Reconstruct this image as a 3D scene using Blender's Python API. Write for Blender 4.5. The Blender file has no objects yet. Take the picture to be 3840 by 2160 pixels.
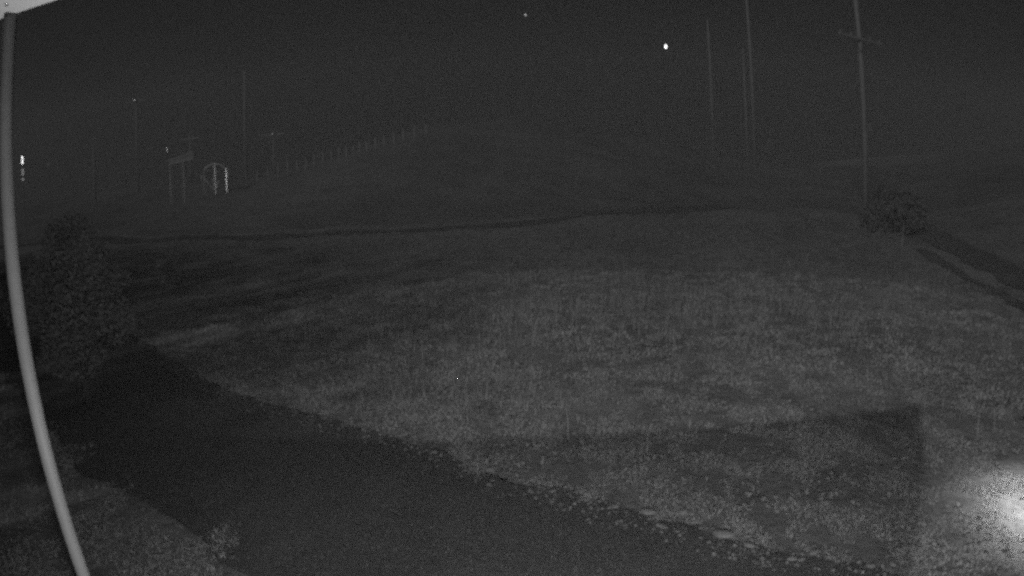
import bpy, math, random
import numpy as np
from mathutils import Vector, Matrix

S = bpy.context.scene
COL = S.collection
rnd = random.Random(7)
rng = np.random.default_rng(11)
R = math.radians

# ------------------------------------------------------------------ camera (wide security-camera lens, under a veranda roof)
CAMZ = 3.0
cd = bpy.data.cameras.new('security_camera')
cam = bpy.data.objects.new('security_camera', cd)
COL.objects.link(cam)
cd.type = 'PANO'
cd.panorama_type = 'FISHEYE_LENS_POLYNOMIAL'
cd.sensor_fit = 'HORIZONTAL'
cd.sensor_width = 36.0
cd.sensor_height = 20.25
cd.fisheye_fov = R(180)
cd.fisheye_polynomial_k0 = 0.0
cd.fisheye_polynomial_k1 = -R(95.0) / 36.0
cd.fisheye_polynomial_k2 = 0.0
cd.fisheye_polynomial_k3 = 0.0
cd.fisheye_polynomial_k4 = 0.0
cd.clip_start = 0.01
cd.clip_end = 5000
PITCH, ROLL = R(9.2), R(1.6)
cam.matrix_world = Matrix.Translation((0, 0, CAMZ)) @ Matrix.Rotation(R(90) - PITCH, 4, 'X') @ Matrix.Rotation(-ROLL, 4, 'Z')
S.camera = cam

# ------------------------------------------------------------------ sky: dull overcast night
wd = bpy.data.worlds.new('World')
S.world = wd
wd.use_nodes = True
wn = wd.node_tree
wn.nodes.clear()
wo = wn.nodes.new('ShaderNodeOutputWorld')
wb = wn.nodes.new('ShaderNodeBackground')
wtc = wn.nodes.new('ShaderNodeTexCoord')
wnz = wn.nodes.new('ShaderNodeTexNoise')
wnz.inputs['Scale'].default_value = 1.6
wnz.inputs['Detail'].default_value = 3.0
wr = wn.nodes.new('ShaderNodeValToRGB')
wr.color_ramp.elements[0].position = 0.3
wr.color_ramp.elements[0].color = (0.70, 0.70, 0.70, 1)
wr.color_ramp.elements[1].position = 0.7
wr.color_ramp.elements[1].color = (1.15, 1.15, 1.15, 1)
wn.links.new(wtc.outputs['Generated'], wnz.inputs['Vector'])
wn.links.new(wnz.outputs['Fac'], wr.inputs['Fac'])
wn.links.new(wr.outputs['Color'], wb.inputs['Color'])
wb.inputs['Strength'].default_value = 0.002
wn.links.new(wb.outputs['Background'], wo.inputs['Surface'])

# ------------------------------------------------------------------ faint light from behind the house (casts the house shadow on the lawn)
SUN_AZ = math.atan2(4.05, 5.36)          # heading of the shadow, clockwise from +Y
SUN_EL = R(28.4)
sl = bpy.data.lights.new('moon', 'SUN')
sl.energy = 0.76
sl.angle = R(1.2)
sl.color = (1, 1, 1)
so = bpy.data.objects.new('moon', sl)
COL.objects.link(so)
sd = Vector((math.sin(SUN_AZ) * math.cos(SUN_EL), math.cos(SUN_AZ) * math.cos(SUN_EL), -math.sin(SUN_EL)))
so.rotation_euler = sd.to_track_quat('-Z', 'Y').to_euler()

S.view_settings.view_transform = 'Standard'
S.view_settings.look = 'None'
S.view_settings.exposure = 0.0
S.view_settings.gamma = 1.0
S.view_settings.use_curve_mapping = False
S.cycles.use_denoising = False
S.cycles.filter_width = 3.0
S.cycles.max_bounces = 4
S.cycles.sample_clamp_indirect = 0.3


# ------------------------------------------------------------------ helpers
def lattice(x, y, seed):
    xi = np.floor(x).astype(np.int64); yi = np.floor(y).astype(np.int64)
    fx = x - xi; fy = y - yi
    fx = fx * fx * (3 - 2 * fx); fy = fy * fy * (3 - 2 * fy)

    def hsh(a, b):
        n = (a * 374761393 + b * 668265263 + seed * 982451653) & 0x7fffffff
        n = ((n ^ (n >> 13)) * 1274126177) & 0x7fffffff
        return ((n ^ (n >> 16)) & 0xffff) / 65535.0
    return ((hsh(xi, yi) * (1 - fx) + hsh(xi + 1, yi) * fx) * (1 - fy)
            + (hsh(xi, yi + 1) * (1 - fx) + hsh(xi + 1, yi + 1) * fx) * fy)


def fbm(x, y, sc, seed, octv=3):
    x = np.asarray(x, float); y = np.asarray(y, float)
    s = 0; a = 0.5; t = 0
    for i in range(octv):
        s = s + a * lattice(x * sc, y * sc, seed + i); t += a
        sc *= 2.03; a *= 0.5
    return s / t


def sp(v, k):
    return k * np.log1p(np.exp(np.clip(v / k, -30, 30)))


def edge_rise(x):
    return 0.0020 * np.minimum((x + 9.0) ** 2, 260.0)


def T(x, y):
    """height of the land"""
    x = np.asarray(x, float); y = np.asarray(y, float)
    lawn = 0.0445 * (sp(np.minimum(y, 33) - 6.5, 1.5)) + edge_rise(x) * np.clip((y - 12) / 18, 0, 1)
    s = np.clip(0.15 + 0.0085 * (x + 25), 0.13, 0.29) - np.clip((x - 2) * 0.006, 0, 0.16)
    d = sp(y - 34.5, 1.2)
    d = 70 * np.tanh(d / 70)
    hill = s * d
    right = 0.20 * sp(x - np.interp(y, [0, 14, 24.5, 50, 90], [16.5, 18.5, 22.5, 37, 60]), 1.0)
    right = 9 * np.tanh(right / 9)
    bump = (fbm(x, y, 0.23, 5) - 0.5) * 0.5 * np.clip((np.hypot(x, y) - 9) / 14, 0, 1) + (fbm(x, y, 0.8, 9) - 0.5) * 0.10
    return lawn + hill + right + bump


def Ts(x, y):
    return float(T(x, y))


def at(az, dist):
    """ground point at a bearing (degrees clockwise from +Y) and distance"""
    x = math.sin(R(az)) * dist; y = math.cos(R(az)) * dist
    return x, y, Ts(x, y)


def zat(el, dist):
    return CAMZ + dist * math.tan(R(el))


def mat(name, val, rough=0.9, metal=0.0, noise=None, bump=None, emit=None, spec=0.2):
    m = bpy.data.materials.new(name)
    m.use_nodes = True
    nt = m.node_tree
    b = nt.nodes['Principled BSDF']
    b.inputs['Base Color'].default_value = (val, val, val, 1)
    b.inputs['Roughness'].default_value = rough
    b.inputs['Metallic'].default_value = metal
    b.inputs['Specular IOR Level'].default_value = spec
    tc = nt.nodes.new('ShaderNodeTexCoord')
    if noise:
        acc = None
        for (sc, lo, hi) in noise:
            n = nt.nodes.new('ShaderNodeTexNoise')
            n.inputs['Scale'].default_value = sc
            n.inputs['Detail'].default_value = 5
            nt.links.new(tc.outputs['Object'], n.inputs['Vector'])
            mr = nt.nodes.new('ShaderNodeMapRange')
            mr.inputs['From Min'].default_value = 0.3
            mr.inputs['From Max'].default_value = 0.7
            mr.inputs['To Min'].default_value = lo
            mr.inputs['To Max'].default_value = hi
            nt.links.new(n.outputs['Fac'], mr.inputs['Value'])
            out = mr.outputs['Result']
            if acc is None:
                acc = out
            else:
                mu = nt.nodes.new('ShaderNodeMath'); mu.operation = 'MULTIPLY'
                nt.links.new(acc, mu.inputs[0]); nt.links.new(out, mu.inputs[1])
                acc = mu.outputs[0]
        mu = nt.nodes.new('ShaderNodeMath'); mu.operation = 'MULTIPLY'
        nt.links.new(acc, mu.inputs[0]); mu.inputs[1].default_value = val
        nt.links.new(mu.outputs[0], b.inputs['Base Color'])
    if bump:
        n = nt.nodes.new('ShaderNodeTexNoise')
        n.inputs['Scale'].default_value = bump[0]
        n.inputs['Detail'].default_value = 4
        nt.links.new(tc.outputs['Object'], n.inputs['Vector'])
        bp = nt.nodes.new('ShaderNodeBump')
        bp.inputs['Strength'].default_value = bump[1]
        bp.inputs['Distance'].default_value = bump[2]
        nt.links.new(n.outputs['Fac'], bp.inputs['Height'])
        nt.links.new(bp.outputs['Normal'], b.inputs['Normal'])
    if emit:
        b.inputs['Emission Color'].default_value = (1, 1, 1, 1)
        b.inputs['Emission Strength'].default_value = emit
    return m


class MB:
    """collects shapes into one mesh"""
    def __init__(s):
        s.v = []; s.f = []

    def add(s, vs, fs):
        o = len(s.v)
        s.v += [tuple(v) for v in vs]
        s.f += [tuple(i + o for i in f) for f in fs]
        return s

    def box(s, c, d, rz=0.0, rx=0.0, ry=0.0):
        M = Matrix.Translation(c) @ Matrix.Rotation(rz, 4, 'Z') @ Matrix.Rotation(ry, 4, 'Y') @ Matrix.Rotation(rx, 4, 'X')
        vs = [M @ Vector((sx * d[0] / 2, sy * d[1] / 2, sz * d[2] / 2)) for sx in (-1, 1) for sy in (-1, 1) for sz in (-1, 1)]
        return s.add(vs, [(0, 1, 3, 2), (4, 6, 7, 5), (0, 4, 5, 1), (2, 3, 7, 6), (0, 2, 6, 4), (1, 5, 7, 3)])

    def tube(s, pts, rad, n=10, cap=True):
        pts = [Vector(p) for p in pts]
        if not isinstance(rad, (list, tuple)):
            rad = [rad] * len(pts)
        vs = []; fs = []
        for i, p in enumerate(pts):
            a = pts[max(i - 1, 0)]; b = pts[min(i + 1, len(pts) - 1)]
            d = (b - a).normalized()
            u = d.cross(Vector((0, 0, 1)))
            if u.length < 1e-3:
                u = Vector((1, 0, 0))
            u.normalize(); w = d.cross(u)
            for k in range(n):
                t = 2 * math.pi * k / n
                vs.append(p + (u * math.cos(t) + w * math.sin(t)) * rad[i])
        for i in range(len(pts) - 1):
            for k in range(n):
                k2 = (k + 1) % n
                fs.append((i * n + k, i * n + k2, (i + 1) * n + k2, (i + 1) * n + k))
        if cap:
            fs.append(tuple(range(n - 1, -1, -1)))
            fs.append(tuple((len(pts) - 1) * n + k for k in range(n)))
        return s.add(vs, fs)

    def lathe(s, prof, c=(0, 0, 0), n=24):
        vs = []; fs = []
        for (r, z) in prof:
            for k in range(n):
                t = 2 * math.pi * k / n
                vs.append((c[0] + r * math.cos(t), c[1] + r * math.sin(t), c[2] + z))
        for i in range(len(prof) - 1):
            for k in range(n):
                k2 = (k + 1) % n
                fs.append((i * n + k, i * n + k2, (i + 1) * n + k2, (i + 1) * n + k))
        fs.append(tuple(range(n - 1, -1, -1)))
        fs.append(tuple((len(prof) - 1) * n + k for k in range(n)))
        return s.add(vs, fs)

    def build(s, name, m, parent=None, smooth=False, label=None, cat=None, group=None, kind=None):
        me = bpy.data.meshes.new(name)
        me.from_pydata(s.v, [], s.f)
        if smooth:
            me.polygons.foreach_set('use_smooth', [True] * len(me.polygons))
        me.materials.append(m)
        o = bpy.data.objects.new(name, me)
        COL.objects.link(o)
        if parent:
            o.parent = parent
            o.matrix_parent_inverse = parent.matrix_world.inverted()
        tag(o, label, cat, group, kind)
        return o


def tag(o, label=None, cat=None, group=None, kind=None):
    if label: o['label'] = label
    if cat: o['category'] = cat
    if group: o['group'] = group
    if kind: o['kind'] = kind
    return o


def thing(name, loc, label, cat, group=None):
    o = bpy.data.objects.new(name, None)
    o.empty_display_size = 0.2
    COL.objects.link(o)
    o.matrix_world = Matrix.Translation(loc)
    return tag(o, label, cat, group)


def raw_mesh(name, verts, tris, m, kind=None, parent=None, smooth=False):
    """big mesh from numpy arrays: verts (n,3), faces (k,3)"""
    me = bpy.data.meshes.new(name)
    nv, nf = len(verts), len(tris)
    me.vertices.add(nv)
    me.vertices.foreach_set('co', np.ascontiguousarray(verts, np.float32).ravel())
    me.loops.add(nf * 3)
    me.loops.foreach_set('vertex_index', np.ascontiguousarray(tris, np.int32).ravel())
    me.polygons.add(nf)
    me.polygons.foreach_set('loop_start', np.arange(0, nf * 3, 3, dtype=np.int32))
    me.polygons.foreach_set('loop_total', np.full(nf, 3, np.int32))
    if smooth:
        me.polygons.foreach_set('use_smooth', np.ones(nf, bool))
    me.update(calc_edges=True)
    me.materials.append(m)
    o = bpy.data.objects.new(name, me)
    COL.objects.link(o)
    if parent:
        o.parent = parent
        o.matrix_parent_inverse = parent.matrix_world.inverted()
    if kind: o['kind'] = kind
    return o


# ------------------------------------------------------------------ materials (an infrared picture: everything is grey)
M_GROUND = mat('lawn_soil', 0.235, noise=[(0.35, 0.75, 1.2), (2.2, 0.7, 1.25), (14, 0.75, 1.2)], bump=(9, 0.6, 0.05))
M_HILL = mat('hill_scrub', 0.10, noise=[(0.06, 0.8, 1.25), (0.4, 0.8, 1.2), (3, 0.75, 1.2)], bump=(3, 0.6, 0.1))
M_PATH = mat('worn_path', 0.09, noise=[(1.2, 0.8, 1.2)])
M_GRASS = mat('grass', 0.41, noise=[(0.5, 0.75, 1.2), (3.0, 0.8, 1.2)])
M_GRASS_DIM = mat('dimmed_far_grass', 0.19, noise=[(0.4, 0.75, 1.2)])  # darker copy of the grass, with the fading light in its colour
M_WEED = mat('weed_leaves', 0.34, rough=0.7, noise=[(1.5, 0.75, 1.2), (9, 0.8, 1.2)])
M_DRY = mat('dry_grass', 0.33, noise=[(2.0, 0.8, 1.2)])
M_DRIVE = mat('driveway_gravel', 0.076, noise=[(0.5, 0.75, 1.25), (2.5, 0.85, 1.15), (30, 0.6, 1.4)], bump=(60, 0.8, 0.02))
M_PEB = mat('pebbles', 0.135, noise=[(40, 0.55, 1.5)])
M_RUB = mat('verge_clods', 0.20, noise=[(30, 0.5, 1.5)])
M_LANE = mat('lane_earth', 0.065, noise=[(1.2, 0.8, 1.2)])
M_STONE = mat('pale_stone', 0.27, noise=[(9, 0.8, 1.15)], bump=(25, 0.5, 0.01))
M_POST = mat('painted_steel', 0.13, rough=0.6, noise=[(3, 0.93, 1.05), (40, 0.95, 1.05)])
M_SOFFIT = mat('white_soffit', 0.80, rough=0.6, noise=[(6, 0.93, 1.04)])
M_WALL = mat('house_render', 0.45, noise=[(2, 0.9, 1.05)])
M_ROOF = mat('roof_steel', 0.22, rough=0.5)
M_STEEL = mat('bright_screw', 0.85, rough=0.3, metal=1.0)
M_DARK = mat('dark_housing', 0.05, rough=0.5)
M_WOOD = mat('weathered_pole', 0.20, noise=[(5, 0.8, 1.15)])
M_FPOST = mat('fence_timber', 0.34, noise=[(6, 0.7, 1.2)])
M_GALV = mat('galvanised_tube', 0.8, rough=0.24, metal=1.0)
M_ARCH = mat('pale_arch', 0.8, rough=0.6)
M_BRIGHT = mat('polished_tube', 0.85, rough=0.19, metal=1.0)
M_GALV2 = mat('dull_tube', 0.6, rough=0.33, metal=1.0)
M_REFL = mat('reflector', 0.9, rough=0.17, metal=1.0)
M_REFL2 = mat('worn_reflector', 0.9, rough=0.28, metal=1.0)
M_BOARD = mat('painted_board', 0.15, noise=[(3, 0.85, 1.1)])
M_LEAF = mat('leaves', 0.22, rough=0.7, noise=[(2.5, 0.7, 1.25)])
M_LEAFD = mat('dark_leaves', 0.115, rough=0.8, noise=[(2.0, 0.7, 1.25)])
M_BARK = mat('bark', 0.09)
M_LAMP = mat('lamp_glass', 0.8, emit=6.0)
M_LAMP2 = mat('lantern_glass', 0.8, emit=2.0)
M_STAR = mat('star_light', 0.8, emit=1.4)

# light fall-off painted into the lawn colour, darker further from the house
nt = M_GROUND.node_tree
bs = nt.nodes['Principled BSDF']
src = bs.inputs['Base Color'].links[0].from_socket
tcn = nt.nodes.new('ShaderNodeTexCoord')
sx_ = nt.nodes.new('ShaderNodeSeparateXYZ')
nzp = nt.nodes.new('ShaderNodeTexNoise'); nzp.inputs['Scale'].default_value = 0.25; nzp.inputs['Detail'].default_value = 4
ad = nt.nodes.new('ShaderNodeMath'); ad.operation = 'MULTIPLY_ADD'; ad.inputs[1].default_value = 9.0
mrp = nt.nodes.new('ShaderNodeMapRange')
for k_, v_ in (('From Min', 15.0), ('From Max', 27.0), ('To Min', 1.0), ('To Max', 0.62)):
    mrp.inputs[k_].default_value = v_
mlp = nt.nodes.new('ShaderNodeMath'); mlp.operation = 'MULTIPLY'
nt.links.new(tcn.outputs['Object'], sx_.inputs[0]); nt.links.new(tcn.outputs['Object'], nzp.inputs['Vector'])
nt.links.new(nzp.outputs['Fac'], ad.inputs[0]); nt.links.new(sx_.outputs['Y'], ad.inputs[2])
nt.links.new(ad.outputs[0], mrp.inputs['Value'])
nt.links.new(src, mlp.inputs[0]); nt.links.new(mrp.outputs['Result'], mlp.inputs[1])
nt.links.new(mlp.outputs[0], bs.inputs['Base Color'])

# ------------------------------------------------------------------ ground: one sheet, fine near the house and coarse far away
xs = np.unique(np.concatenate([np.linspace(-180, -60, 40), np.linspace(-60, -14, 70), np.linspace(-14, 14, 170), np.linspace(14, 60, 80), np.linspace(60, 180, 40)]))
ys = np.unique(np.concatenate([np.linspace(-40, -20, 6), np.linspace(-20, 2, 25), np.linspace(2, 16, 110), np.linspace(16, 60, 110), np.linspace(60, 140, 50)]))
X, Y = np.meshgrid(xs, ys)
Z = T(X, Y)
nx, ny = len(xs), len(ys)
idx = np.arange(nx * ny).reshape(ny, nx)
a, b, c, d = idx[:-1, :-1].ravel(), idx[:-1, 1:].ravel(), idx[1:, 1:].ravel(), idx[1:, :-1].ravel()
tris = np.concatenate([np.stack([a, b, c], 1), np.stack([a, c, d], 1)])
VG = np.stack([X.ravel(), Y.ravel(), Z.ravel()], 1)
far = Y.ravel()[tris].mean(1) > 33.2
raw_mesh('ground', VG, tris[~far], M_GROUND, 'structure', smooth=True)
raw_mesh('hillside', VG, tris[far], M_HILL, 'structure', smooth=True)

# driveway: sheet between two edge lines, following the land
UP = np.array([(-26, 26.5), (-17, 18.6), (-12, 14.6), (-7.77, 11.15), (-4.7, 8.73), (-1.46, 6.97), (0, 5.77), (1.11, 5.07), (2.04, 4.31), (2.93, 3.71), (4.1, 2.7), (5.6, 1.2), (8.5, -2.5)])
LO = np.array([(-28, 22), (-19, 14.5), (-13, 10.4), (-9, 8.2), (-5.59, 5.75), (-3.5, 4.75), (-2.6, 4.2), (-2.0, 3.8), (-1.2, 3.0), (-0.4, 2.2), (0.8, 1.6), (2.4, 0.3), (5, -3.4)])


def resample(P, n):
    s = np.r_[0, np.cumsum(np.hypot(*np.diff(P, axis=0).T))]
    u = np.linspace(0, 1, n)
    t = np.interp(u, np.linspace(0, 1, len(P)), s)
    return np.stack([np.interp(t, s, P[:, 0]), np.interp(t, s, P[:, 1])], 1)


def strip(name, A, B, m, n, k, lift, ragged=0.0):
    A = resample(A, n); B = resample(B, n)
    t = np.linspace(0, 1, k)[:, None, None]
    P = A[None] * (1 - t) + B[None] * t
    if ragged:
        w = (fbm(A[:, 0], A[:, 1], 2.2, 41, 4) - 0.5) * ragged
        w2 = (fbm(B[:, 0], B[:, 1], 2.2, 43, 4) - 0.5) * ragged
        nrm = (A - B) / np.linalg.norm(A - B, axis=1)[:, None]
        P[0] += nrm * w[:, None]; P[-1] -= nrm * w2[:, None]
    x = P[..., 0]; y = P[..., 1]
    z = T(x, y) + lift
    i = np.arange(k * n).reshape(k, n)
    a, b, c, d = i[:-1, :-1].ravel(), i[:-1, 1:].ravel(), i[1:, 1:].ravel(), i[1:, :-1].ravel()
    tr = np.concatenate([np.stack([a, c, b], 1), np.stack([a, d, c], 1)])
    return raw_mesh(name, np.stack([x.ravel(), y.ravel(), z.ravel()], 1), tr, m, 'structure', smooth=True)


strip('driveway', UP, LO, M_DRIVE, 420, 60, 0.012, 0.5)
# lane behind the lawn and the track at the right, two dark earth strips
strip('lane', np.array([(-70, 33.0), (-30, 32.4), (-9, 31.6), (6, 32.6), (12, 35.5)]), np.array([(-70, 30.5), (-30, 30.6), (-9, 29.9), (6, 31.0), (13, 33.0)]), M_LANE, 260, 12, 0.035, 0.9)
strip('track', np.array([(11.5, 2), (13.9, 9), (15.0, 14), (18.0, 24.5), (31, 50), (44, 72)]), np.array([(14.0, 2), (15.8, 9), (16.9, 14), (20.6, 24.5), (35, 50), (49, 72)]), M_PATH, 260, 14, 0.035, 0.9)
strip('hill_path', np.array([(8.5, 35.2), (5.2, 37.2), (2.2, 41.5), (0.2, 47)]), np.array([(10.6, 36.2), (7.2, 38.3), (4.0, 42.4), (1.6, 47.6)]), M_PATH, 90, 10, 0.04, 1.2)
strip('wheel_rut', np.array([(11.6, 9.5), (13.2, 13), (15.3, 20)]), np.array([(12.1, 9.4), (13.7, 12.9), (15.9, 19.9)]), M_PATH, 90, 5, 0.03, 0.5)


# ------------------------------------------------------------------ grass
def side_of(P, x, y):
    """signed distance-like value: >0 beyond the polyline P (house side negative)"""
    return y - np.interp(x, P[:, 0], P[:, 1])


def in_drive(x, y, pad=0.0):
    j = (fbm(x, y, 2.2, 41, 3) - 0.5) * 0.45
    return (side_of(UP, x, y) < j - pad - 0.22 * (lattice(x * 8, y * 8, 6) - 0.25)) & (side_of(LO, x, y) > -2.2 * j + pad + 0.5 * (lattice(x * 9, y * 9, 4) - 0.2))


def blades(name, x, y, hgt, wid, m, lean=0.5, kind='stuff'):
    n = len(x)
    z = T(x, y) - 0.01
    az = rng.uniform(0, 2 * np.pi, n)
    la = rng.uniform(0, 2 * np.pi, n)
    ln = rng.uniform(0.15, 1.0, n) * lean * hgt
    dx, dy = np.cos(az) * wid / 2, np.sin(az) * wid / 2
    lx, ly = np.cos(la) * ln, np.sin(la) * ln
    V = np.empty((n, 5, 3), np.float32)
    V[:, 0] = np.stack([x - dx, y - dy, z], 1)
    V[:, 1] = np.stack([x + dx, y + dy, z], 1)
    V[:, 2] = np.stack([x - dx * .75 + lx * .3, y - dy * .75 + ly * .3, z + hgt * .55], 1)
    V[:, 3] = np.stack([x + dx * .75 + lx * .3, y + dy * .75 + ly * .3, z + hgt * .55], 1)
    V[:, 4] = np.stack([x + lx, y + ly, z + hgt * (1 - 0.25 * lean)], 1)
    o = (np.arange(n) * 5)[:, None]
    F = np.concatenate([o + np.array([0, 1, 3]), o + np.array([0, 3, 2]), o + np.array([2, 3, 4])])
    return raw_mesh(name, V.reshape(-1, 3), F, m, kind)


def scatter(n, r0, r1, a0, a1, power=1.0):
    r = r0 + (r1 - r0) * rng.uniform(0, 1, n) ** power
    az = np.radians(rng.uniform(a0, a1, n))
    return np.sin(az) * r, np.cos(az) * r


def lawn_blades(name, n, r0, r1, h0, h1, w, m, thr, lean, seed, pwr=1.0):
    x, y = scatter(n, r0, r1, -62, 62, pwr)
    cl = fbm(x, y, 3.0, seed, 4)
    big = fbm(x, y, 0.35, seed + 7, 2)
    keep = ~in_drive(x, y) & (cl + 0.5 * (big - 0.5) > thr) & (y < 30) & (y > 1.5)
    x, y, cl = x[keep], y[keep], cl[keep]
    tr = np.interp(y, [2, 9, 14, 24.5, 50], [11.5, 13.9, 15.0, 18.0, 31])
    k = (x < tr - 0.1) | (x > tr + 2.3)
    x, y, cl = x[k], y[k], cl[k]
    h = (h0 + (h1 - h0) * np.clip((cl - thr) / 0.35, 0, 1)) * rng.uniform(0.5, 1.25, len(x))
    return blades(name, x, y, h, w * rng.uniform(0.7, 1.3, len(x)), m, lean)


lawn_blades('grass', 190000, 3.2, 9.5, 0.02, 0.075, 0.011, M_GRASS, 0.36, 1.5, 21)
lawn_blades('grass', 110000, 9.0, 18.0, 0.03, 0.10, 0.018, M_GRASS, 0.34, 1.3, 21)
lawn_blades('grass', 70000, 17.0, 34.0, 0.03, 0.11, 0.035, M_GRASS_DIM, 0.36, 1.0, 21)


def tall(name, n, cx, cy, sx, sy, h0, h1, w):
    x = rng.normal(cx, sx, n); y = rng.normal(cy, sy, n)
    cl = fbm(x, y, 0.9, 77, 3)
    k = (cl > 0.48) & ~in_drive(x, y, -0.3)
    x, y = x[k], y[k]
    blades(name, x, y, rng.uniform(h0, h1, len(x)), np.full(len(x), w), M_DRY, 0.35)


tall('tall_dry_grass', 2000, 2.2, 12.0, 3.4, 2.2, 0.20, 0.60, 0.009)
tall('tall_dry_grass', 1200, 7.0, 11.0, 3.0, 2.4, 0.20, 0.55, 0.009)
tall('tall_dry_grass', 700, -1.2, 8.4, 1.5, 0.7, 0.10, 0.26, 0.009)


# flat leafy weeds in the near lawn
def weeds(name, n, r0, r1, size):
    x, y = scatter(n, r0, r1, -50, 58)
    k = ~in_drive(x, y, -0.05) & (fbm(x, y, 1.1, 55, 3) > 0.46) & (side_of(UP, x, y) > 0)
    x, y = x[k], y[k]
    n = len(x); q = 7
    X0 = np.repeat(x, q); Y0 = np.repeat(y, q); Z0 = np.repeat(T(x, y), q) + 0.01
    a = rng.uniform(0, 6.283, n * q); L = size * rng.uniform(0.5, 1.3, n * q); up = rng.uniform(0.15, 0.9, n * q) * L
    c, s_ = np.cos(a), np.sin(a); w = L * 0.28
    V = np.stack([np.stack([X0, Y0, Z0], 1),
                  np.stack([X0 + c * L * .55 - s_ * w, Y0 + s_ * L * .55 + c * w, Z0 + up * .8], 1),
                  np.stack([X0 + c * L, Y0 + s_ * L, Z0 + up * .75], 1),
                  np.stack([X0 + c * L * .55 + s_ * w, Y0 + s_ * L * .55 - c * w, Z0 + up * .8], 1)], 1)
    o = (np.arange(n * q) * 4)[:, None]
    F = np.concatenate([o + np.array([0, 2, 1]), o + np.array([0, 3, 2])])
    raw_mesh(name, V.reshape(-1, 3), F, M_WEED, 'stuff')


weeds('weeds', 5600, 3.6, 12.0, 0.048)


# ------------------------------------------------------------------ gravel
def pebbles(name, x, y, r, m=None):
    n = len(x)
    z = T(x, y) + 0.012
    base = np.array([(1, 0, 0), (-1, 0, 0), (0, 1, 0), (0, -1, 0), (0, 0, 1), (0, 0, -1)], float)
    V = base[None] * (r[:, None, None] * rng.uniform(0.55, 1.2, (n, 6, 1))) * np.array([1, 1, 0.7])
    a = rng.uniform(0, 6.28, n); ca, sa = np.cos(a)[:, None], np.sin(a)[:, None]
    vx = V[..., 0] * ca - V[..., 1] * sa; vy = V[..., 0] * sa + V[..., 1] * ca
    V = np.stack([vx + x[:, None], vy + y[:, None], V[..., 2] + z[:, None] + r[:, None] * .25], -1)
    f = np.array([(0, 2, 4), (2, 1, 4), (1, 3, 4), (3, 0, 4), (2, 0, 5), (1, 2, 5), (3, 1, 5), (0, 3, 5)])
    F = ((np.arange(n) * 6)[:, None, None] + f[None]).reshape(-1, 3)
    return raw_mesh(name, V.reshape(-1, 3), F, m or M_PEB, 'stuff')


x, y = scatter(60000, 3.0, 10.0, -60, 60, 1.3)
k = in_drive(x, y, 0.03) & (fbm(x, y, 0.8, 3, 2) > 0.38)
x, y = x[k], y[k]
pebbles('gravel', x, y, 0.005 + 0.012 * rng.uniform(0, 1, len(x)) ** 4)
# clods and small stones along the ragged verge
x, y = scatter(26000, 3.2, 12.0, -60, 60)
e = side_of(UP, x, y)
k = np.abs(e + 0.12) < 0.45 * rng.uniform(0, 1, len(x))
x, y = x[k], y[k]
pebbles('verge_rubble', x, y, 0.010 + 0.030 * rng.uniform(0, 1, len(x)) ** 2, M_RUB)


# ------------------------------------------------------------------ pale stones on the verge
def stone(x, y, w, label, group):
    n1, n2 = 9, 14
    vs = []; fs = []
    ph = rnd.uniform(0, 6)
    for i in range(n1):
        t = math.pi * i / (n1 - 1)
        for k in range(n2):
            p = 2 * math.pi * k / n2
            r = 1 + 0.16 * math.sin(2 * p + ph) + 0.10 * math.sin(3 * p + 2 * t + ph * 2) + rnd.uniform(-.05, .05)
            vs.append((math.sin(t) * math.cos(p) * w * .5 * r, math.sin(t) * math.sin(p) * w * .36 * r, math.cos(t) * w * .2))
    for i in range(n1 - 1):
        for k in range(n2):
            k2 = (k + 1) % n2
            fs.append((i * n2 + k, (i + 1) * n2 + k, (i + 1) * n2 + k2, i * n2 + k2))
    o = MB().add(vs, fs).build('stone', M_STONE, smooth=True, label=label, cat='stone', group=group)
    o.location = (x, y, Ts(x, y) + w * .1)
    o.rotation_euler = (0, 0, rnd.uniform(-.5, .5))
    return o


GS = 'pale stones along the edge of the gravel drive'
stone(1.80, 4.50, 0.19, 'largest flat pale stone on the edge of the dark gravel drive', 'large pale edge stones')
for (x, y, w) in [(1.22, 5.02, .14), (1.30, 4.72, .08), (1.55, 4.98, .13), (1.97, 4.30, .11), (2.27, 4.02, .10), (2.35, 3.99, .09),
                  (2.52, 4.06, .12), (2.62, 3.95, .10), (0.92, 5.15, .10), (1.40, 4.62, .07), (2.02, 4.45, .09), (-0.30, 6.03, .12),
                  (-0.48, 6.08, .10), (0.35, 5.52, .09), (0.66, 5.32, .08), (-0.95, 6.52, .10), (2.9, 3.72, .10)]:
    stone(x, y, w, 'small pale stone lying on the grass edge of the dark gravel drive', GS)

# ------------------------------------------------------------------ the house with its veranda roof, and the post
EZ = 3.63
house = thing('house', (-4, -3, 0), 'house with white veranda soffit above the pale round post', 'house')
MB().add([(-8.5, -.2, -.1), (.44, -.2, -.1), (-4.1, -6.2, -.1), (-8.5, -6.2, -.1), (-8.5, -.2, 4.3), (.44, -.2, 4.3), (-4.1, -6.2, 4.3), (-8.5, -6.2, 4.3)],
         [(0, 3, 2, 1), (4, 5, 6, 7), (0, 1, 5, 4), (1, 2, 6, 5), (2, 3, 7, 6), (3, 0, 4, 7)]).build('wall', M_WALL, house)

def prism(P, z0, z1):
    n = len(P)
    return MB().add([(p[0], p[1], z) for z in (z0, z1) for p in P],
                    [tuple(range(n - 1, -1, -1)), tuple(range(n, 2 * n))] + [(k, (k + 1) % n, n + (k + 1) % n, n + k) for k in range(n)])


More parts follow.
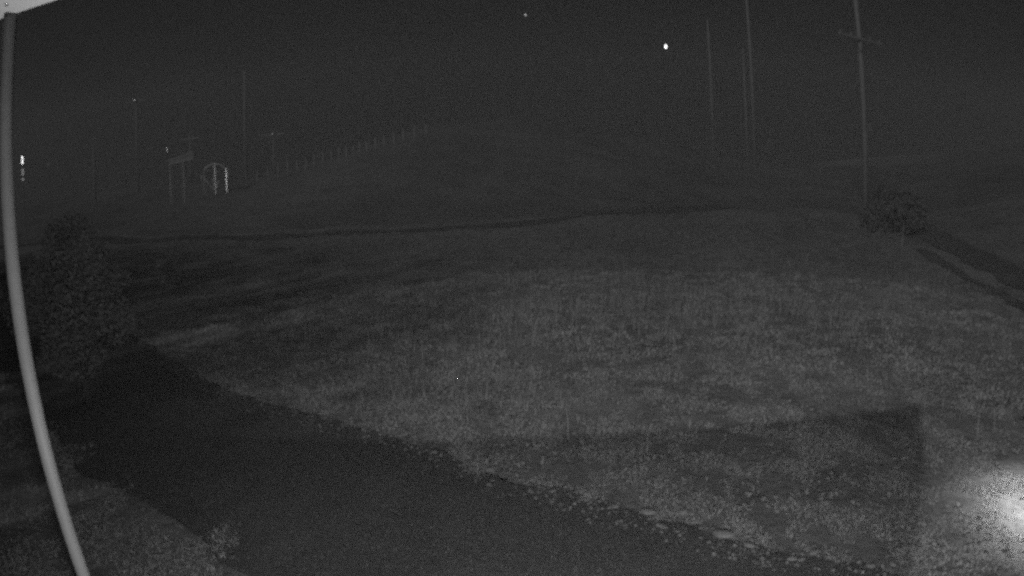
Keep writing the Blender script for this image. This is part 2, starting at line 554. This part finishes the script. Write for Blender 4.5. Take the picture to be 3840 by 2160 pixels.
rf = prism([(-9.4, -.19), (.37, -.19), (1.55, 1.372), (-9.4, 1.372)], EZ + .026, EZ + .15).build('veranda_roof', M_ROOF, house)
prism([(-9.4, -.19), (.36, -.19), (1.53, 1.350), (-9.4, 1.350)], EZ, EZ + .024).build('soffit', M_SOFFIT, rf)
prism([(-9.4, 1.374), (1.55, 1.374), (1.55, 1.392), (-9.4, 1.392)], EZ + .002, EZ + .16).build('fascia', M_SOFFIT, rf)
for (sx, sy) in ((-1.435, 1.30), (-1.385, 1.30), (-1.315, 1.255), (-1.36, 1.22), (-1.25, 1.29)):
    MB().lathe([(0.001, -0.004), (0.004, -0.003), (0.006, 0.0), (0.006, 0.003)], (sx, sy, EZ - 0.003), 10).build('screw', M_STEEL, rf, smooth=True)

PX, PY = 2.0 * math.sin(R(-46.3)), 2.0 * math.cos(R(-46.3))
pz = Ts(PX, PY)
post = thing('veranda_post', (PX, PY, pz), 'smooth pale round steel post holding up the white soffit corner', 'post')
MB().tube([(PX, PY, pz), (PX, PY, 1.9), (PX, PY, EZ - 0.006)], 0.0235, 28).build('pole', M_POST, post, smooth=True)
MB().box((PX, PY, pz + 0.006), (0.14, 0.14, 0.012)).build('base_plate', M_POST, post)
MB().lathe([(0.034, 0), (0.034, 0.05), (0.026, 0.06)], (PX, PY, pz + 0.012), 20).build('collar', M_POST, post, smooth=True)

# infrared floodlight of the security camera, on the wall below the lens
LX, LY, LZ = 0.08, -0.02, 2.25
fl = thing('floodlight', (LX, -0.2, LZ), 'small dark infrared floodlight fixed to the house wall', 'floodlight')
MB().box((LX, -0.10, LZ), (0.16, 0.10, 0.10)).build('housing', M_DARK, fl)
MB().box((LX, -0.175, LZ), (0.05, 0.05, 0.05)).build('bracket', M_DARK, fl)
sp_l = bpy.data.lights.new('infrared_beam', 'SPOT')
sp_l.energy = 510
sp_l.spot_size = R(160)
sp_l.spot_blend = 1.0
sp_l.shadow_soft_size = 0.05
sp_o = bpy.data.objects.new('infrared_beam', sp_l)
COL.objects.link(sp_o)
sp_o.location = (LX, LY, LZ)
aim = Vector((1.6, 12.0, 2.3)) - Vector((LX, LY, LZ))
sp_o.rotation_euler = aim.to_track_quat('-Z', 'Y').to_euler()

# ------------------------------------------------------------------ garden lantern whose pool of light lies on the grass at the right
gx, gy = 5.30, 3.60
gz = Ts(gx, gy)
lan = thing('garden_lantern', (gx, gy, gz), 'hooded garden lantern lighting a bright pool on the grass', 'lantern')
MB().lathe([(0.06, -0.05), (0.06, 0.02), (0.03, 0.03), (0.03, 1.48)], (gx + .16, gy - .12, gz), 16).build('stem', M_DARK, lan, smooth=True)
MB().tube([(gx + .16, gy - .12, gz + 1.45), (gx + .08, gy - .06, gz + 1.56), (gx, gy, gz + 1.56)], 0.02, 8).build('arm', M_DARK, lan, smooth=True)
hd = MB().lathe([(0.10, 1.49), (0.09, 1.53), (0.04, 1.58), (0.012, 1.60)], (gx, gy, gz), 20).build('hood', M_DARK, lan, smooth=True)
MB().lathe([(0.06, 1.475), (0.08, 1.485), (0.08, 1.489)], (gx, gy, gz), 20).build('lamp_glass', M_LAMP2, hd, smooth=True)
pl = bpy.data.lights.new('lantern_bulb', 'SPOT')
pl.energy = 230
pl.spot_size = R(100)
pl.spot_blend = 1.0
pl.shadow_soft_size = 0.05
po = bpy.data.objects.new('lantern_bulb', pl)
COL.objects.link(po)
po.location = (gx, gy, gz + 1.42)

# ------------------------------------------------------------------ trees and bushes
def leaves(name, blobs, n, size, m, parent, seed):
    g = np.random.default_rng(seed)
    w = np.array([b[3] * b[4] * b[5] for b in blobs]); w = w / w.sum()
    ci = g.choice(len(blobs), n, p=w)
    B = np.array(blobs)[ci]
    d = g.normal(size=(n, 3)); d /= np.linalg.norm(d, axis=1)[:, None]
    rr = g.uniform(0.25, 1.0, n) ** 0.45
    P = B[:, :3] + d * rr[:, None] * B[:, 3:6]
    u = g.normal(size=(n, 3)); u /= np.linalg.norm(u, axis=1)[:, None]
    v = np.cross(u, g.normal(size=(n, 3))); v /= np.linalg.norm(v, axis=1)[:, None]
    s = size * g.uniform(0.6, 1.4, (n, 1))
    V = np.stack([P - u * s, P - v * s * .45, P + u * s, P + v * s * .45], 1)
    o = (np.arange(n) * 4)[:, None]
    F = np.concatenate([o + np.array([0, 1, 2]), o + np.array([0, 2, 3])])
    ob = raw_mesh(name, V.reshape(-1, 3), F, m, None, parent)
    return ob


def tree(name, x, y, h, cr, label, cat, nclump, nleaf, size, m, seed, stem=0.25, group=None, crown0=0.25):
    r = random.Random(seed)
    z = Ts(x, y)
    t = thing(name, (x, y, z), label, cat, group)
    mb = MB()
    top = Vector((x + r.uniform(-.1, .1), y, z + h * .7))
    mb.tube([(x, y, z - .1), (x + .04, y, z + h * .3), top], [0.035 * h, 0.022 * h, 0.008 * h], 8)
    blobs = []
    for i in range(nclump):
        a = r.uniform(0, 6.28); q = r.uniform(0.1, 0.78) ** .7
        zz = r.uniform(crown0, 0.86)
        bulge = math.sin(math.pi * min(1, (zz - crown0 + .22) / (1.12 - crown0)))
        p = Vector((x + math.cos(a) * q * cr * bulge, y + math.sin(a) * q * cr * bulge, z + zz * h))
        k = r.uniform(.26, .46) * cr
        blobs.append((p.x, p.y, p.z, k, k, k * r.uniform(.7, 1.0)))
        b0 = Vector((x + .03, y, z + h * max(.1, zz - .28)))
        mb.tube([b0, (b0 + p) / 2 + Vector((0, 0, -.05 * h)), p], [0.012 * h, 0.008 * h, 0.003 * h], 5)
    mb.build('trunk', M_BARK, t, smooth=True)
    leaves('crown', blobs, nleaf, size, m, t, seed)
    return t


bx, by, _ = at(-41.2, 10.6)
tree('small_tree', bx, by, 3.15, 1.15, 'dense leafy small tree standing between the drive and the gateway', 'tree', 40, 20000, 0.040, M_LEAF, 3, crown0=0.22)
for (sx, sy, sh, sr, sseed) in ((-18.5, -8.5, 17.0, 6.5, 31), (-22.5, -5.5, 20.0, 7.5, 32), (-26.5, -2.5, 21.0, 7.5, 33), (-30.5, 0.5, 20.0, 7.5, 34), (-35.0, 4.0, 20.0, 7.5, 35)):  # unseen row of trees, added to keep the left lawn dim
    tree('added_shade_tree', sx, sy, sh, sr, 'tall spreading leafy tree added out of view to shade the lawn', 'tree', 90, 1500, 0.30, M_LEAF, sseed, crown0=0.10, group='unseen trees added to shade the lawn')
bx, by, _ = at(-32.6, 20.0)
tree('shrub', bx, by, 1.0, 0.45, 'small ragged shrub on the lawn beyond the leafy tree', 'shrub', 9, 900, 0.05, M_LEAF, 5, crown0=0.1)
bx, by, _ = at(35.6, 29.5)
tree('dark_bush', bx, by, 1.9, 1.7, 'broad dark bush beside the earth track below the thick utility pole', 'bush', 30, 9000, 0.10, M_LEAFD, 8, crown0=0.08)


# ------------------------------------------------------------------ utility poles
def utility_pole(az, dist, rad, top_el, label, arm=None, box=None, glint=False, height=None, lean=0.0, armdir=0.0, group=None):
    x, y, z = at(az, dist)
    top = zat(top_el, dist) if height is None else z + height
    t = thing('utility_pole', (x, y, z), label, 'utility pole', group)
    lx = lean * (top - z)
    MB().tube([(x, y, z - .5), (x + lx * .5, y, (z + top) / 2), (x + lx, y, top)], [rad * 1.15, rad, rad * .8], 12).build('pole', M_WOOD, t, smooth=True)
    if arm:
        for (az_, half) in arm:
            zz = CAMZ + dist * math.tan(R(az_)) if az_ else top - .4
            ca, sa = math.cos(armdir), math.sin(armdir)
            A = MB()
            A.box((x + lx, y - rad * 1.0, zz), (2 * half, 0.10, 0.13), rz=armdir)
            ao = A.build('crossarm', M_WOOD, t)
            for k in (-.92, -.45, .45, .92):
                MB().lathe([(.03, 0), (.05, .05), (.035, .09), (.05, .13), (.02, .18)], (x + lx + ca * half * k, y - rad + sa * half * k, zz + .066), 10).build('insulator', M_STONE, ao, smooth=True)
            for sgn in (-1, 1):
                MB().tube([(x + lx, y - rad * 1.4, zz - .75), (x + lx + ca * half * .6 * sgn, y - rad * 1.4 + sa * half * .6 * sgn, zz - .05)], 0.03, 6).build('brace', M_GALV2, t)
    if box:
        zz = zat(box, dist)
        bo = MB().box((x + rad + .12, y - rad * .6, zz), (0.26, 0.2, 0.44)).build('meter_box', M_BOARD, t)
        MB().tube([(x + rad * .5, y - rad * 1.1, zz - 1.6), (x + rad * .5, y - rad * 1.1, zz - .25)], 0.025, 6).build('conduit', M_GALV2, bo)
    if glint:
        MB().lathe([(.02, 0), (.16, .05), (.2, .3), (.16, .55), (.02, .6)], (x, y - rad - .21, top - .7), 12).build('insulator_cap', M_REFL2, t, smooth=True)
    return t


utility_pole(32.9, 36, 0.155, 20.5, 'thick weathered utility pole with slanting crossarm and meter box above the dark bush', arm=[(13.2, 1.9)], box=5.5, armdir=0.31)
utility_pole(22.7, 62, 0.13, 20.5, 'tall plain wooden pole on the hillside right of the street light', None)
utility_pole(22.0, 84, 0.10, 12.5, 'slim short pole close beside the tall plain pole on the hillside')
utility_pole(18.9, 84, 0.12, 15.2, 'faint slim pole on the hillside nearest the street light')
utility_pole(-24.2, 72, 0.13, 11.8, 'slim pole rising behind the wire fence and the arched gate')
utility_pole(-29.3, 78, 0.12, 6.3, 'short pole with flat crossarm behind the sign board', arm=[(0, 1.3)])
utility_pole(-34.2, 78, 0.12, 9.9, 'pole with crossarm and glinting cap left of the sign board', arm=[(0, 1.5)], glint=True)
utility_pole(-21.6, 86, 0.11, 6.2, 'short far pole with glinting cap behind the wire fence', arm=[(0, 1.7)], glint=True)
utility_pole(-38.2, 72, 0.11, 6.2, 'plain dim pole behind the leafy small tree')

# ------------------------------------------------------------------ lit street light and a star
x, y, z = at(14.9, 70)
top = zat(12.8, 70)
sl_t = thing('street_lamp', (x, y, z), 'lit street light glowing white on a thin dark pole on the hillside', 'street lamp')
MB().tube([(x, y + 1.2, z - .4), (x, y + 1.2, top - .4), (x, y + 1.0, top + .25), (x, y + .3, top + .38)], 0.05, 8).build('pole', M_DARK, sl_t, smooth=True)
MB().box((x, y, top + .37), (0.42, 0.8, 0.12)).build('lamp_head', M_DARK, sl_t)
MB().lathe([(.03, -.13), (.08, -.10), (.09, -.03), (.09, .07), (.07, .24)], (x, y, top), 18).build('lamp_glass', M_LAMP, sl_t, smooth=True)
v = Vector((0.033, 0.960, 0.277)) * 1500
MB().lathe([(.1, -1.6), (1.2, -1.1), (1.6, 0), (1.2, 1.1), (.1, 1.6)], (v.x, v.y, v.z + CAMZ), 12).build('star', M_STAR, None, smooth=True, label='bright star alone in the night sky above the hill', cat='star')

HALF = Vector((0.04, -0.01, 2.62))     # midway between the lens and its floodlight

# ------------------------------------------------------------------ gateway: sign board, arched gate, fence
GD = 55.0


def gpt(az, dist=GD):
    return at(az, dist)


def bar(p0, p1, w, m, name, parent):
    """flat bar whose face looks at the house"""
    p0 = Vector(p0); p1 = Vector(p1)
    mid = (p0 + p1) / 2
    f = (HALF - mid).normalized()
    ax = (p1 - p0); ax = (ax - f * ax.dot(f)).normalized() * (ax.length / 2)
    sd_ = ax.normalized().cross(f) * w / 2
    vs = [mid + ax * sa_ + sd_ * sb + f * sc for sc in (.012, -.012) for (sa_, sb) in ((-1, -1), (-1, 1), (1, 1), (1, -1))]
    return MB().add(vs, [(0, 1, 2, 3), (7, 6, 5, 4), (0, 4, 5, 1), (1, 5, 6, 2), (2, 6, 7, 3), (3, 7, 4, 0)]).build(name, m, parent)


sg = thing('gateway_sign', gpt(-30.4), 'dim sign board on tall thin posts beside the arched gate', 'sign')
pts = []
for (az, d, t_el, m, r) in ((-31.25, 55, 3.85, M_GALV2, .035), (-30.0, 54, 4.15, M_GALV2, .035), (-28.9, 53, 4.3, M_WOOD, .05)):
    x, y, z = at(az, d)
    pts.append((x, y))
    bar((x, y, z - .2), (x, y, zat(t_el, d)), 2 * r, m, 'post', sg)
p0 = Vector((pts[0][0], pts[0][1] - .1, 0)); p2 = Vector((pts[2][0], pts[2][1] - .1, 0))
dv = (p2 - p0)
dz0, dz1 = zat(4.05, 55), zat(4.55, 53)
hw = 0.19, 0.27
nrm = Vector((dv.y, -dv.x, 0)).normalized() * 0.04
vs = []
for (P, zc, h) in ((p0, dz0, hw[0]), (p2, dz1, hw[1])):
    for s in (1, -1):
        vs += [P + nrm * s + Vector((0, 0, zc - h)), P + nrm * s + Vector((0, 0, zc + h))]
bd = MB().add(vs, [(0, 4, 5, 1), (2, 3, 7, 6), (0, 1, 3, 2), (4, 6, 7, 5), (1, 5, 7, 3), (0, 2, 6, 4)]).build('board', M_BOARD, sg)
for s in (1, -1):
    MB().tube([p0 + nrm * 1.3 + Vector((0, 0, dz0 + hw[0] * s)), p2 + nrm * 1.3 + Vector((0, 0, dz1 + hw[1] * s))], 0.035, 6).build('rim', M_FPOST, bd)
x, y = pts[0]
MB().lathe([(.03, 0), (.13, .03), (.13, .09), (.09, .1), (.11, .3), (.1, .42), (.02, .46)], (x - .12, y - .02, zat(4.95, 55)), 14).build('post_cap', M_REFL2, sg, smooth=True)
MB().tube([(x - .12, y - .02, zat(3.5, 55)), (x - .12, y - .02, zat(4.95, 55))], 0.03, 8).build('cap_stem', M_DARK, sg)

gate = thing('arched_gate', gpt(-27.1), 'pale arched gate with upright bars and crossing braces at the end of the fence', 'gate')
azc = -27.1
x0, y0, z0 = at(azc, GD)
z0 = zat(1.15, GD)
zg = Ts(x0, y0)
ca, sa = math.cos(R(azc)), -math.sin(R(azc))


def g(u, w):
    return (x0 + ca * u, y0 + sa * u, z0 + w)


RG = 1.2
GH = 2.40
arc = [g(RG * math.cos(t), 1.18 + 1.22 * math.sin(t)) for t in [math.pi * k / 24 for k in range(25)]]
MB().tube(arc, 0.045, 8).build('arch', M_ARCH, gate, smooth=True)
low = [g(RG * math.cos(t), 1.18 - 1.22 * math.sin(t)) for t in [math.pi * k / 24 for k in range(25)]]
MB().tube(low, 0.025, 8).build('lower_rim', M_FPOST, gate, smooth=True)
for (u, hgt, r, m) in ((-0.98, 1.85, .03, M_GALV2), (0.0, GH, .035, M_GALV), (1.0, 1.92, .04, M_BRIGHT)):
    bar(g(u, min(-.05, zg - z0)), g(u, hgt), 2 * r, m, 'upright', gate)
for (a_, b_, m) in (((-0.98, 1.25), (-.06, .12), M_ARCH), ((-.62, 1.95), (-.06, .5), M_ARCH), ((.45, 1.5), (.08, .2), M_ARCH), ((-.45, 1.3), (-.03, 2.0), M_WOOD), ((.95, 1.2), (.08, .15), M_WOOD)):
    MB().tube([g(*a_), g(*b_)], 0.036, 6).build('brace', m, gate)
MB().tube([g(-1.15, .12), g(1.15, .12)], 0.03, 8).build('bottom_rail', M_WOOD, gate)

# wire fence climbing the hill: (bearing, distance, base elevation found from the land)
fence = thing('wire_fence', at(-24.9, 56), 'wire fence of pale thin posts climbing the hill from the arched gate', 'fence')
FP = [(-31.0, 53), (-30.1, 53.5), (-29.5, 54), (-28.9, 54.3), (-28.2, 54.5), (-25.9, 55.5), (-24.9, 56), (-24.2, 56.3), (-23.2, 56.6), (-22.2, 57), (-21.3, 57.4), (-20.4, 57.8), (-19.5, 58.2), (-18.7, 58.5),
      (-17.9, 58.8), (-17.1, 59), (-16.3, 59.2), (-15.6, 59.4), (-14.9, 59.6), (-14.3, 59.8), (-13.7, 60), (-13.0, 60.2), (-12.2, 60.4), (-11.4, 60.6), (-10.5, 60.8), (-9.6, 61), (-8.6, 61.2), (-7.5, 61.4)]
tops = []
for i, (az, d) in enumerate(FP):
    x, y, z = at(az, d)
    h = 1.28 * rnd.uniform(.9, 1.08) if i > 4 else rnd.uniform(.9, 1.1)
    lx = rnd.uniform(-.05, .05)
    MB().tube([(x, y, z - .3), (x + lx, y, z + h)], [0.05, 0.045], 8).build('post', M_FPOST if i > 4 else M_WOOD, fence, smooth=True)
    tops.append((x, y, z, h))
for fr in (.35, .62, .9):
    MB().tube([(x, y - .05, z + h * fr) for (x, y, z, h) in tops], 0.006, 4).build('wire', M_GALV2, fence)


# ------------------------------------------------------------------ reflector posts and the stake
def disc(name, p, r, m, parent, thick=0.01, sq=1.0):
    """flat reflector facing the house"""
    p = Vector(p)
    dirv = (HALF - p).normalized()
    q = dirv.to_track_quat('Z', 'Y').to_matrix()
    n = 14
    vs = [p + q @ Vector((r * math.cos(6.2832 * k / n), r * sq * math.sin(6.2832 * k / n), zt)) for zt in (0, thick) for k in range(n)]
    fs = [tuple(range(n, 2 * n)), tuple(range(n - 1, -1, -1))] + [(k, (k + 1) % n, n + (k + 1) % n, n + k) for k in range(n)]
    return MB().add(vs, fs).build(name, m, parent)


d = 38.0
x, y, z = at(-44.8, d)
mp = thing('marker_post', (x, y, z), 'tall thin marker post with a column of bright reflectors behind the leafy tree', 'marker post')
MB().tube([(x, y, z - .2), (x, y, zat(5.9, d))], 0.03, 8).build('pole', M_WOOD, mp)
for (el, r, m, sq) in ((5.5, .075, M_REFL, 1.6), (5.15, .075, M_REFL, 1.6), (4.45, .08, M_REFL2, 1.2), (4.15, .09, M_REFL2, 1.0), (3.7, .07, M_REFL2, 1.2)):
    q = Vector((x, y, zat(el, d)))
    q += (Vector((0, 0, CAMZ)) - q).normalized() * 0.06
    disc('reflector', q, r, m, mp, sq=sq)
x, y, z = at(-42.4, d)
mp = thing('marker_post', (x, y, z), 'short marker post with a single dull reflector beside the tall reflector post', 'marker post')
MB().tube([(x, y, z - .2), (x, y, zat(5.0, d))], 0.025, 8).build('pole', M_WOOD, mp)
q = Vector((x, y, zat(4.75, d))); q += (Vector((0, 0, CAMZ)) - q).normalized() * 0.06
disc('reflector', q, .1, mat('dirty_reflector', .8, rough=.5, metal=1.0), mp)
x, y, z = at(36.4, 25)
st = thing('stake', (x, y, z), 'thin pale stake standing by the earth track in front of the dark bush', 'stake')
MB().tube([(x, y, z - .2), (x + .03, y, z + .78)], 0.014, 8).build('rod', M_FPOST, st)
MB().lathe([(.016, 0), (.022, .02), (.016, .05)], (x + .03, y, z + .781), 8).build('cap', M_FPOST, st)

# ------------------------------------------------------------------ damp night air
MB().box((0, 50, 15.5), (372, 192, 38)).build('haze', bpy.data.materials.new('damp_air'), kind='stuff')
hm = bpy.data.materials['damp_air']
hm.use_nodes = True
hm.node_tree.nodes.clear()
ho = hm.node_tree.nodes.new('ShaderNodeOutputMaterial')
hv = hm.node_tree.nodes.new('ShaderNodeVolumePrincipled')
hv.inputs['Color'].default_value = (0.9, 0.9, 0.9, 1)
hv.inputs['Density'].default_value = 0.0029
hm.node_tree.links.new(hv.outputs['Volume'], ho.inputs['Volume'])
